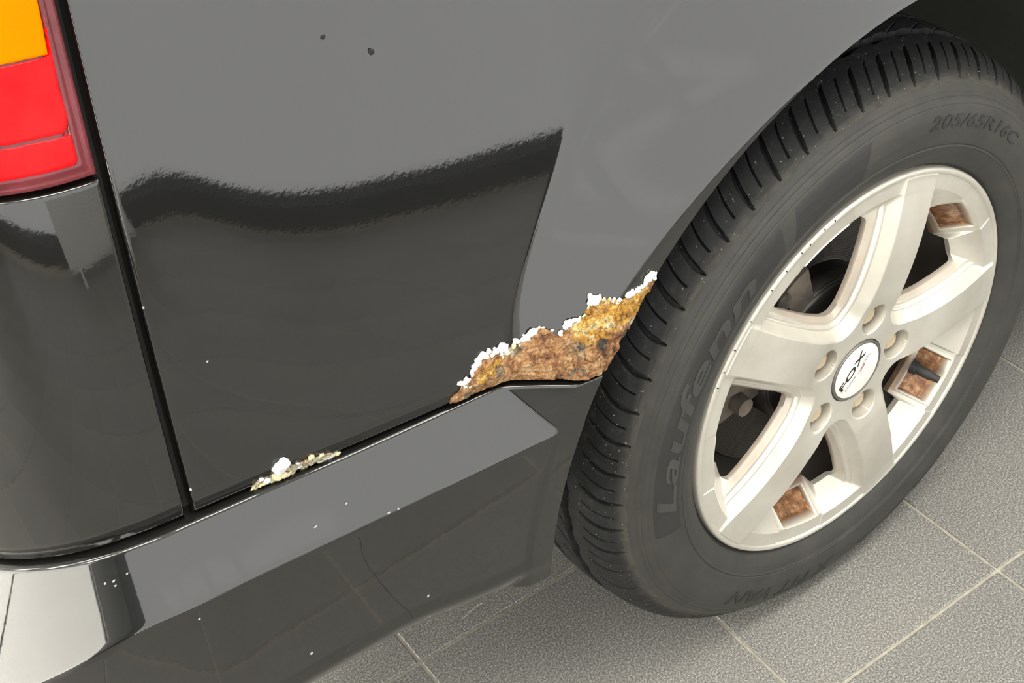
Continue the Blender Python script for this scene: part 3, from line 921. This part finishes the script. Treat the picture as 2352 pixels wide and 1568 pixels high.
def tread_depth(th, a):
    y = np.interp(a, _tag, _tyv)
    # shoulder band, from the first groove out to the sidewall edge
    a_in, a_out = 0.0465, 0.0035
    w = np.clip((a_in-a)/(a_in-a_out), 0, 1)
    dl = groove_shift(a)
    ph = ((th-math.radians(129.8)-dl)/PITCH + 0.5) % 1.0 - 0.5
    tang = np.abs(ph)*PITCH*0.32
    half = 0.0027*np.sqrt(np.clip(np.sin(np.pi*np.clip(w*0.94+0.05, 0, 1)), 0, 1))
    dep = 0.0055*sstep(half+0.0006, half-0.0006, tang)*((a > a_out) & (a < a_in))
    ph2 = ((th-math.radians(129.8)-dl)/PITCH) % 1.0 - 0.5
    t2 = np.abs(ph2)*PITCH*0.32
    dep = np.maximum(dep, 0.0032*sstep(0.0011, 0.0003, t2)*((a > 0.0125) & (a < a_in-0.002)))
    # tangential ticks near the shoulder edge
    tick = (np.abs(a-0.0075) < 0.0006) & (np.abs(ph2-0.12) < 0.20)
    dep = np.maximum(dep, 0.0006*tick)
    pm = ((th-math.radians(131.0))/PITCH + 0.5) % 1.0 - 0.5
    wav = 0.0016*np.cos(2*math.pi*pm)
    for yc, hw in ((0.060, 0.0040), (0.097, 0.0042), (0.134, 0.0042)):
        dep = np.maximum(dep, 0.007*sstep(hw+0.0008, hw-0.0008, np.abs(y-yc-wav)))
    # slots in the inner ribs
    pc = ((th-math.radians(131.0)+(y-0.078)*6)/PITCH + 0.5) % 1.0 - 0.5
    dep = np.maximum(dep, 0.004*sstep(0.0016, 0.0006, np.abs(pc)*PITCH*0.33)*((y > 0.064) & (y < 0.078)))
    dep = np.maximum(dep, 0.003*sstep(0.0012, 0.0004, np.abs(np.abs(pc)-0.5)*PITCH*0.33)*((y > 0.083) & (y < 0.092)))
    return dep
def tread_pos(u, a):
    r = np.interp(a, _tag, _tr); y = np.interp(a, _tag, _tyv)
    dr = (np.interp(a+0.0005, _tag, _tr)-np.interp(a-0.0005, _tag, _tr)); dy = (np.interp(a+0.0005, _tag, _tyv)-np.interp(a-0.0005, _tag, _tyv))
    l = np.hypot(dr, dy)+1e-9
    th = -u + groove_shift(a)
    dep = tread_depth(th, a)
    r = r - dep*dy/l; y = y + dep*dr/l
    return squash(np.stack([r*np.cos(th), y, r*np.sin(th)], -1))
nt_ = NP*40
us = np.arange(nt_)*2*math.pi/nt_
amid = float(np.interp(0.115, _tyv[:int(len(_tyv)*0.6)], _tag[:int(len(_tyv)*0.6)]))
vs = np.concatenate([np.arange(0.0, 0.052, 0.0011), np.arange(0.052, amid, 0.0014), np.arange(amid, _tag[-1], 0.006), [_tag[-1]]])
tread = clip_grid(us, vs, lambda u, a: 0*u-1, tread_pos, None, 35, M_tread, 'tread', tyre, wrap=True,
                  attrs={'dust': lambda u, a: 0.85*sstep(0.014, 0.001, a)*(0.5+0.6*vnoise(u*40, a*300, 3))})

def ring_pad(name, a0, a1, r0, r1, lift, material, skew=0.0, n=64):
    """raised field on the sidewall between angles a0>a1 (deg) and radii r0<r1"""
    m = 20
    t = np.linspace(0, 1, n); r = np.linspace(r0, r1, m)
    T, Rr = np.meshgrid(t, r, indexing='ij')
    th = np.radians(a0+(a1-a0)*T + skew*(Rr-r0)/(r1-r0))
    edge = (T < 1e-6) | (T > 1-1e-6) | (Rr < r0+1e-9) | (Rr > r1-1e-9)
    y = side_detail(Rr)-np.where(edge, -0.0005, lift)
    X = np.stack([Rr*np.cos(th), y, Rr*np.sin(th)], -1).reshape(-1, 3)
    idx = np.arange(n*m).reshape(n, m)
    Q = np.stack([idx[:-1, :-1], idx[1:, :-1], idx[1:, 1:], idx[:-1, 1:]], -1).reshape(-1, 4)
    return link(name, mesh_np(squash(X), [Q]), material, tyre, 50)
PADS = [(190.5, 120.5, 0.2505, 0.2835, -2.0), (118.0, 97.0, 0.2505, 0.2845, -2.0), (-53.0, -72.0, 0.268, 0.2845, 0.0), (-58.0+5, -88.0+5, 0.268, 0.2845, 0.0)]
ring_pad('sidewall_field', 190.5, 120.5, 0.2505, 0.2835, 0.0005, M_pad, -2.0, 110)
ring_pad('sidewall_field', 118.0, 98.0, 0.2505, 0.2845, 0.0005, M_pad, -3.0)
ring_pad('sidewall_field', -52.0, -64.0, 0.272, 0.2845, 0.0005, M_pad)
ring_pad('sidewall_field', -67.0, -84.0, 0.272, 0.2845, 0.0005, M_pad)
def ring_text(name, body, a0, a1, r0, r1, material, shear=0.0, bold=0.0, lift=0.0008):
    P, F, _ = text_mesh(body, shear=shear, bold=bold)
    bm = bmesh.new()
    vv = [bm.verts.new((p[0], p[1], 0)) for p in P]
    for f in F:
        try: bm.faces.new([vv[i] for i in f])
        except ValueError: pass
    for k in range(1, 6):
        bmesh.ops.bisect_plane(bm, geom=bm.verts[:]+bm.edges[:]+bm.faces[:], plane_co=(0, k/6, 0), plane_no=(0, 1, 0))
    for k in range(1, 40):
        bmesh.ops.bisect_plane(bm, geom=bm.verts[:]+bm.edges[:]+bm.faces[:], plane_co=(k/40, 0, 0), plane_no=(1, 0, 0))
    for v in bm.verts:
        th = math.radians(a0+(a1-a0)*v.co.x); r = r0+(r1-r0)*v.co.y
        v.co = (r*math.cos(th), float(side_y(np.array(r)))-lift, r*math.sin(th))
    me = bpy.data.meshes.new(name); bm.to_mesh(me); bm.free()
    o = link(name, me, material, tyre)
    sm = o.modifiers.new('thick', 'SOLIDIFY'); sm.thickness = 0.0004; sm.offset = 0
    return o
ring_text('sidewall_lettering', 'Laufenn', 183.5, 128.5, 0.2565, 0.2800, M_letter, 0.25, 0.02)
ring_text('sidewall_lettering', '205/65R16C', 79.0, 44.0, 0.2660, 0.2790, M_pad, 0.2, 0.012, 0.0005)
ring_text('sidewall_lettering', 'X FIT VAN', -92.5, -131.0, 0.2640, 0.2820, M_pad, 0.25, 0.012, 0.0005)

# ------------------------------------------------------------------ rust on the quarter panel
def o_q_full(s, z):
    o = hem(o_quarter(s, z), s, z)
    return rounded(o, np.minimum(s-s_gap(z)-0.0022, z-z_top(s)-HEM), 0.0028)
def cr(Lp, sc=4.3556, ox=1000, oy=600):
    return [(ox+a/sc, oy+b/sc) for a, b in Lp]
RUST_PX = cr([(120, 1445), (150, 1370), (235, 1300), (262, 1240), (300, 1205), (345, 1180), (375, 1090), (425, 1025), (465, 950), (530, 910), (590, 890), (660, 860), (735, 865),
              (800, 810), (870, 780), (960, 715), (1040, 662), (1100, 672), (1160, 705), (1220, 740), (1280, 700), (1310, 640), (1365, 595), (1440, 580), (1485, 520), (1530, 450),
              (1580, 410), (1660, 378), (1760, 372), (1850, 395), (1920, 355), (1975, 320), (2050, 275), (2090, 230), (2120, 180), (2170, 150), (2225, 150), (2160, 300), (2000, 560), (1930, 720),
              (1850, 880), (1790, 1010), (1755, 1085), (1560, 1150), (1440, 1185), (1300, 1212), (1100, 1225), (900, 1232), (750, 1252), (600, 1300), (400, 1385), (250, 1425)])
RUST2_PX = [(574, 1122), (588, 1106), (600, 1098), (625, 1090), (640, 1078), (660, 1070), (690, 1060), (710, 1052), (735, 1046), (755, 1040), (780, 1040), (772, 1050), (740, 1064), (700, 1080), (660, 1096), (620, 1113), (595, 1124)]

M_rust = mat('rust', (0.4, 0.2, 0.07), 0.85)
def build_rust():
    m = M_rust
    och = attr(m, 'ochre'); gr = attr(m, 'grey'); ed = attr(m, 'edge')
    n1 = noise(m, 105, 8, 0.74); n2 = noise(m, 380, 5, 0.75); n3 = noise(m, 45, 6, 0.7)
    ra = ramp(m, n1.outputs[0], [(0.34, (0.06, 0.03, 0.016)), (0.43, (0.28, 0.12, 0.048)), (0.50, (0.47, 0.235, 0.095)), (0.57, (0.58, 0.35, 0.17)), (0.66, (0.66, 0.48, 0.28))])
    rb = ramp(m, n1.outputs[0], [(0.34, (0.16, 0.08, 0.018)), (0.43, (0.48, 0.22, 0.026)), (0.50, (0.66, 0.34, 0.045)), (0.57, (0.72, 0.47, 0.12)), (0.66, (0.82, 0.74, 0.48))])
    rg = ramp(m, n1.outputs[0], [(0.34, (0.03, 0.03, 0.026)), (0.5, (0.12, 0.11, 0.085)), (0.64, (0.33, 0.24, 0.14))])
    def soft(att, amt):
        a_ = N(m, 'ShaderNodeMath', operation='MULTIPLY_ADD'); L(m, n3.outputs[0], a_.inputs[0]); a_.inputs[1].default_value = amt; a_.inputs[2].default_value = -amt*0.5
        b_ = N(m, 'ShaderNodeMath', operation='ADD', use_clamp=True); L(m, a_.outputs[0], b_.inputs[0]); L(m, att.outputs['Fac'], b_.inputs[1])
        return ramp(m, b_.outputs[0], [(0.35, (0, 0, 0)), (0.65, (1, 1, 1))]).outputs[0]
    c = mixc(m, soft(och, 1.6), ra.outputs[0], rb.outputs[0])
    c = mixc(m, soft(gr, 2.6), c, rg.outputs[0])
    c = mixc(m, ed.outputs['Fac'], c, ramp(m, n2.outputs[0], [(0.3, (0.34, 0.31, 0.19)), (0.6, (0.66, 0.64, 0.50))]).outputs[0])
    fine = ramp(m, n2.outputs[0], [(0.36, (0.35, 0.32, 0.30)), (0.5, (0.95, 0.95, 0.95)), (0.66, (1.45, 1.4, 1.3))])
    mu = N(m, 'ShaderNodeMix', data_type='RGBA', blend_type='MULTIPLY'); mu.inputs[0].default_value = 1
    L(m, c, mu.inputs[6]); L(m, fine.outputs[0], mu.inputs[7])
    L(m, mu.outputs[2], bsdf(m).inputs['Base Color'])
    b1 = bump(m, n2.outputs[0], 1.0, 0.003)
    b0 = N(m, 'ShaderNodeBump'); b0.inputs['Strength'].default_value = 1.0; b0.inputs['Distance'].default_value = 0.006
    L(m, n1.outputs[0], b0.inputs['Height']); L(m, b0.outputs[0], b1.inputs['Normal'])
build_rust()

def rust_patch(px, step, seed, thick, fields):
    f, P = poly_sdf(px, o_q_full)
    jag = lambda s, z: 0.0022*(fbm(s*420, z*420, seed)-0.47)
    # only the painted side is ragged; along the joint and the arch lip the rust ends with the sheet
    def sd(s, z):
        d = f(s, z)
        return np.maximum(d + jag(s, z), np.maximum(LIP+0.0003-rho(s, z), z_top(s)+HEM+0.0006-z))
    def pos(s, z):
        d = -sd(s, z)
        rg_ = 1-np.abs(2*fbm(s*95, z*130, seed+9, 5)-0.94)*2.2
        h = 0.0006 + thick*np.minimum(d/0.008, 1)*np.clip(0.15+1.25*(fbm(s*120, z*120, seed+2, 3)-0.25)*rg_, 0, 2) + 0.0018*(fbm(s*500, z*500, seed+5, 3)-0.4)
        lay = 0.0013*sstep(0.455, 0.475, fbm(s*60+3, z*100, seed+20, 4)) + 0.0009*sstep(0.40, 0.41, fbm(s*110+9, z*150, seed+30, 4))     # flaking layers with stepped edges
        return surf(s, z, o_q_full(s, z)+np.maximum(h+lay, 0.0003))
    o = clip_grid(np.arange(P[:, 0].min()-.004, P[:, 0].max()+.004, step), np.arange(P[:, 1].min()-.004, P[:, 1].max()+.004, step), sd, pos,
                  in_fold(0.003), 50, M_rust, 'rust_patch', quarter,
                  attrs={k: (lambda s, z, g=g: g(s, z, -f(s, z))) for k, g in fields.items()})
    return o
def blobs(L_, sc=4.3556, ox=1000, oy=600):
    c = cr([(a, b) for a, b, r in L_], sc, ox, oy); s, z = hit(c, o_q_full); r = np.array([q[2] for q in L_])/sc/2550.0
    def g(S, Z):
        v = 0*S
        for i in range(len(r)):
            v = np.maximum(v, sstep(1.25, 0.65, np.hypot(S-s[i], Z-z[i])/r[i] + 0.5*(fbm(S*180, Z*180, 40+i)-0.47)))
        return v
    return g
g_och = blobs([(1560, 560, 190), (1700, 500, 190), (1850, 480, 160), (1980, 400, 120), (1500, 680, 130), (1620, 660, 130), (520, 1060, 70), (450, 1140, 70), (600, 1010, 50), (2080, 300, 60)])
g_gry = blobs([(1350, 870, 110), (1900, 680, 90), (1400, 1110, 70), (800, 860, 60), (620, 1080, 60), (1650, 820, 70), (1830, 900, 60), (300, 1330, 50)])
g_edge = blobs([(1560, 640, 40), (1640, 620, 50), (1740, 640, 50), (1820, 580, 40), (1950, 580, 45), (1500, 740, 50), (1700, 375, 40), (320, 1240, 60), (740, 900, 40)])
rust = rust_patch(RUST_PX, 0.0007, 3, 0.0030, {
    'ochre': lambda s, z, d: 0.72*g_och(s, z), 'grey': lambda s, z, d: 0.52*g_gry(s, z),
    'edge': lambda s, z, d: np.clip(0.75*g_edge(s, z)*sstep(0.42, 0.52, fbm(s*240, z*240, 77)), 0, 1)})
rust['label'] = 'flaking orange and brown rust'
rust2 = rust_patch(RUST2_PX, 0.0006, 13, 0.0022, {
    'ochre': lambda s, z, d: 0*s+0.25, 'grey': lambda s, z, d: 0.5*sstep(0.4, 0.6, fbm(s*120, z*120, 5)),
    'edge': lambda s, z, d: 0.9*sstep(0.30, 0.45, fbm(s*90, z*160, 31))})
rust2['label'] = 'small pale rust blister'

# white crust: lumps of lifted filler along the rust's upper edge
M_crust = mat('white_crust', (0.78, 0.79, 0.76), 0.7)
n_ = noise(M_crust, 260, 4, 0.6)
L(M_crust, ramp(M_crust, n_.outputs[0], [(0.30, (0.30, 0.32, 0.31)), (0.45, (0.56, 0.58, 0.57)), (0.7, (0.74, 0.75, 0.74))]).outputs[0], bsdf(M_crust).inputs['Base Color'])
M_cream = mat('cream_crust', (0.72, 0.68, 0.45), 0.8)
n_ = noise(M_cream, 300, 4, 0.6)
L(M_cream, ramp(M_cream, n_.outputs[0], [(0.30, (0.24, 0.21, 0.10)), (0.5, (0.50, 0.46, 0.27)), (0.7, (0.68, 0.66, 0.50))]).outputs[0], bsdf(M_cream).inputs['Base Color'])
flake_me = []
for k in range(6):
    bm = bmesh.new(); bmesh.ops.create_icosphere(bm, subdivisions=3, radius=1.0)
    off = np.array([rng.uniform(0, 50) for _ in range(3)])
    for v in bm.verts:
        p = np.array(v.co[:])
        n1 = fbm(np.array([p[0]*1.6+off[0]]), np.array([p[1]*1.6+p[2]*1.1+off[1]]), 60+k, 4)[0]
        n2 = vnoise(np.array([p[0]*4+off[2]]), np.array([p[2]*4-p[1]*3+off[0]]), 80+k)[0]
        v.co = v.co*(0.55+0.75*n1+0.30*n2)
    me = bpy.data.meshes.new('crust'); bm.to_mesh(me); bm.free()
    me.polygons.foreach_set('use_smooth', np.ones(len(me.polygons), bool))
    flake_me.append(me)
def flake_mesh(k, material):
    key = (k, material.name)
    if key not in _fm:
        me = flake_me[k].copy(); me.materials.append(material); _fm[key] = me
    return _fm[key]
_fm = {}
def add_flakes(L_, sc, ox, oy, material, grow=1.0):
    c = cr([(a, b) for a, b, r in L_], sc, ox, oy); s, z = hit(c, o_q_full)
    for i, (a, b, r) in enumerate(L_):
        if math.hypot(s[i], z[i]-HZ) < LIP: s[i] -= 0.004
        rad = r/sc/2550.0*grow
        o = bpy.data.objects.new('paint_flake', flake_mesh(int(rng.integers(0, 6)), material)); C.objects.link(o); o.parent = quarter
        p = surf(np.array([s[i]]), np.array([z[i]]), o_q_full(np.array([s[i]]), np.array([z[i]]))+rad*0.35)[0]
        o.location = p
        o.scale = (rad*rng.uniform(0.85, 1.25), rad*rng.uniform(0.5, 0.8), rad*rng.uniform(0.85, 1.3))
        o.rotation_euler = (rng.uniform(-.4, .4), rng.uniform(0, 6.28), rng.uniform(-.4, .4))
add_flakes([(255, 1215, 28), (300, 1190, 28), (285, 1255, 30), (335, 1195, 26), (380, 1080, 30), (368, 1120, 26), (385, 1045, 22), (420, 1010, 34), (412, 985, 20), (455, 945, 34), (462, 920, 20), (500, 935, 34),
            (528, 895, 26), (528, 880, 14), (560, 925, 30), (600, 895, 38), (585, 868, 14), (650, 855, 38), (690, 865, 34), (672, 835, 22), (705, 895, 26), (640, 915, 28), (440, 990, 26), (540, 950, 26),
            (795, 795, 24), (790, 780, 14), (832, 805, 22), (872, 775, 26), (880, 735, 12), (905, 755, 28), (952, 705, 34), (990, 705, 26), (970, 690, 22), (930, 770, 22), (1035, 660, 14), (1080, 662, 12),
            (1165, 690, 14), (1245, 708, 22), (1300, 645, 32), (1332, 608, 30), (1345, 640, 22), (1382, 588, 32), (1430, 580, 24), (1300, 610, 16),
            (1540, 350, 24), (1535, 330, 14), (1560, 390, 36), (1545, 425, 26), (1605, 372, 34), (1636, 345, 22), (1600, 405, 26), (1635, 375, 24), (1583, 350, 14),
            (1780, 388, 22), (1828, 392, 28), (1832, 375, 14), (1800, 400, 20), (1930, 330, 32), (1962, 300, 24), (1975, 320, 28), (2012, 292, 28), (2030, 265, 18), (2060, 252, 24), (2080, 255, 20),
            (2098, 210, 28), (2108, 165, 34), (2135, 190, 28), (2150, 130, 34), (2160, 108, 14), (2195, 128, 20), (2205, 112, 10), (2180, 165, 26), (2140, 220, 22)], 4.3556, 1000, 600, M_crust)
add_flakes([(330, 1235, 34), (300, 1290, 26), (360, 1180, 22), (560, 985, 20), (660, 960, 26), (720, 910, 26), (780, 840, 26), (840, 830, 20), (1010, 680, 18), (1060, 668, 16), (1260, 735, 20), (1340, 660, 24),
            (1400, 625, 22), (1490, 545, 20), (1530, 460, 18), (1600, 430, 18), (1680, 378, 20), (1740, 372, 18), (1870, 400, 16), (2040, 300, 18), (2100, 260, 16)], 4.3556, 1000, 600, M_cream, 0.9)
# the small blister near the panel corner (crop 500,980 at 5.88x)
add_flakes([(800, 560, 48), (840, 510, 48), (885, 480, 40), (920, 490, 26), (870, 540, 40), (660, 710, 32), (700, 700, 28), (580, 715, 20), (1070, 515, 30), (1110, 515, 20), (1190, 475, 18), (1450, 400, 28), (1495, 390, 34), (1510, 410, 24)], 5.88, 500, 980, M_crust, 1.35)
add_flakes([(500, 790, 30), (470, 820, 24), (550, 760, 30), (780, 650, 40), (860, 620, 44), (930, 600, 40), (1000, 580, 34), (1250, 470, 30), (1310, 460, 30), (1370, 450, 30), (1580, 365, 26), (1620, 355, 22), (620, 730, 30), (740, 690, 30), (1060, 560, 28), (1130, 540, 26), (1190, 500, 26), (1430, 420, 24), (900, 640, 30), (1540, 385, 22)], 5.88, 500, 980, M_cream, 1.3)

# ------------------------------------------------------------------ stone chips in the paint, and a hair on the floor
def chips(L_, ofun, parent, material):
    s, z = hit([(a, b) for a, b, r in L_], ofun)
    for i, (a, b, r) in enumerate(L_):
        rad = r/3700.0
        o = bpy.data.objects.new('paint_chip', flake_mesh(i % 6, material)); C.objects.link(o); o.parent = parent
        o.location = surf(s[i:i+1], z[i:i+1], ofun(s[i:i+1], z[i:i+1]))[0]
        o.scale = (rad, rad*0.25, rad*1.2); o.rotation_euler = (0, 0.8*i, 0)
chips([(242, 1340, 3.5), (262, 1334, 4), (293, 1317, 3.5), (266, 1345, 3.5), (795, 1157, 4), (725, 1210, 4), (458, 1421, 3), (893, 1178, 4), (915, 1169, 3.5), (984, 1368, 4), (716, 1500, 4)], o_bumper, bumper, M_chip)
chips([(258, 718, 4.5), (330, 706, 3)], o_q_full, corner, M_chip)
chips([(439, 1124, 4), (476, 830, 2.5)], o_q_full, quarter, M_chip)
chips([(853, 120, 8), (741, 86, 6)], o_q_full, quarter, M_mark)
chips([(88, 1227, 5), (104, 1245, 4)], o_q_full, corner, M_mark)
cu = bpy.data.curves.new('hair', 'CURVE'); cu.dimensions = '3D'; cu.bevel_depth = 0.00035; cu.bevel_resolution = 2
pts_ = []
for px_ in ((1064, 1420), (1078, 1404), (1096, 1389), (1110, 1384)):
    d_ = np.array([(px_[0]-IMW/2)/FPX, -(px_[1]-IMH/2)/FPX, 1.0]) @ RM
    pts_.append(CAM + d_*((0.0005-CAM[2])/d_[2]))
sp_ = cu.splines.new('NURBS'); sp_.points.add(len(pts_)-1); sp_.use_endpoint_u = True; sp_.order_u = 4
for q_, p_ in zip(sp_.points, pts_): q_.co = (*p_, 1)
ho = bpy.data.objects.new('tmp_hair', cu); C.objects.link(ho)
hm = bpy.data.meshes.new_from_object(ho.evaluated_get(bpy.context.evaluated_depsgraph_get()))
bpy.data.objects.remove(ho)
hm.materials.clear()
hair = link('hair', hm, mat('pale_hair', (0.6, 0.58, 0.5), 0.6))
tag(hair, 'single pale curved hair lying on the tile beside the bumper', 'hair')

for a_ in (104, 109, 114, 117, 121, 128, 136, 143, 149, 155):
    o = bpy.data.objects.new('rim_nick', flake_mesh(int(a_) % 6, M_mark)); C.objects.link(o); o.parent = rim
    t_ = math.radians(a_ + rng.uniform(-1, 1)); r_ = 0.2192
    o.location = (r_*math.cos(t_), -0.0002, r_*math.sin(t_)); o.scale = (0.0016, 0.0006, 0.00045); o.rotation_euler = (0, -t_, 0)
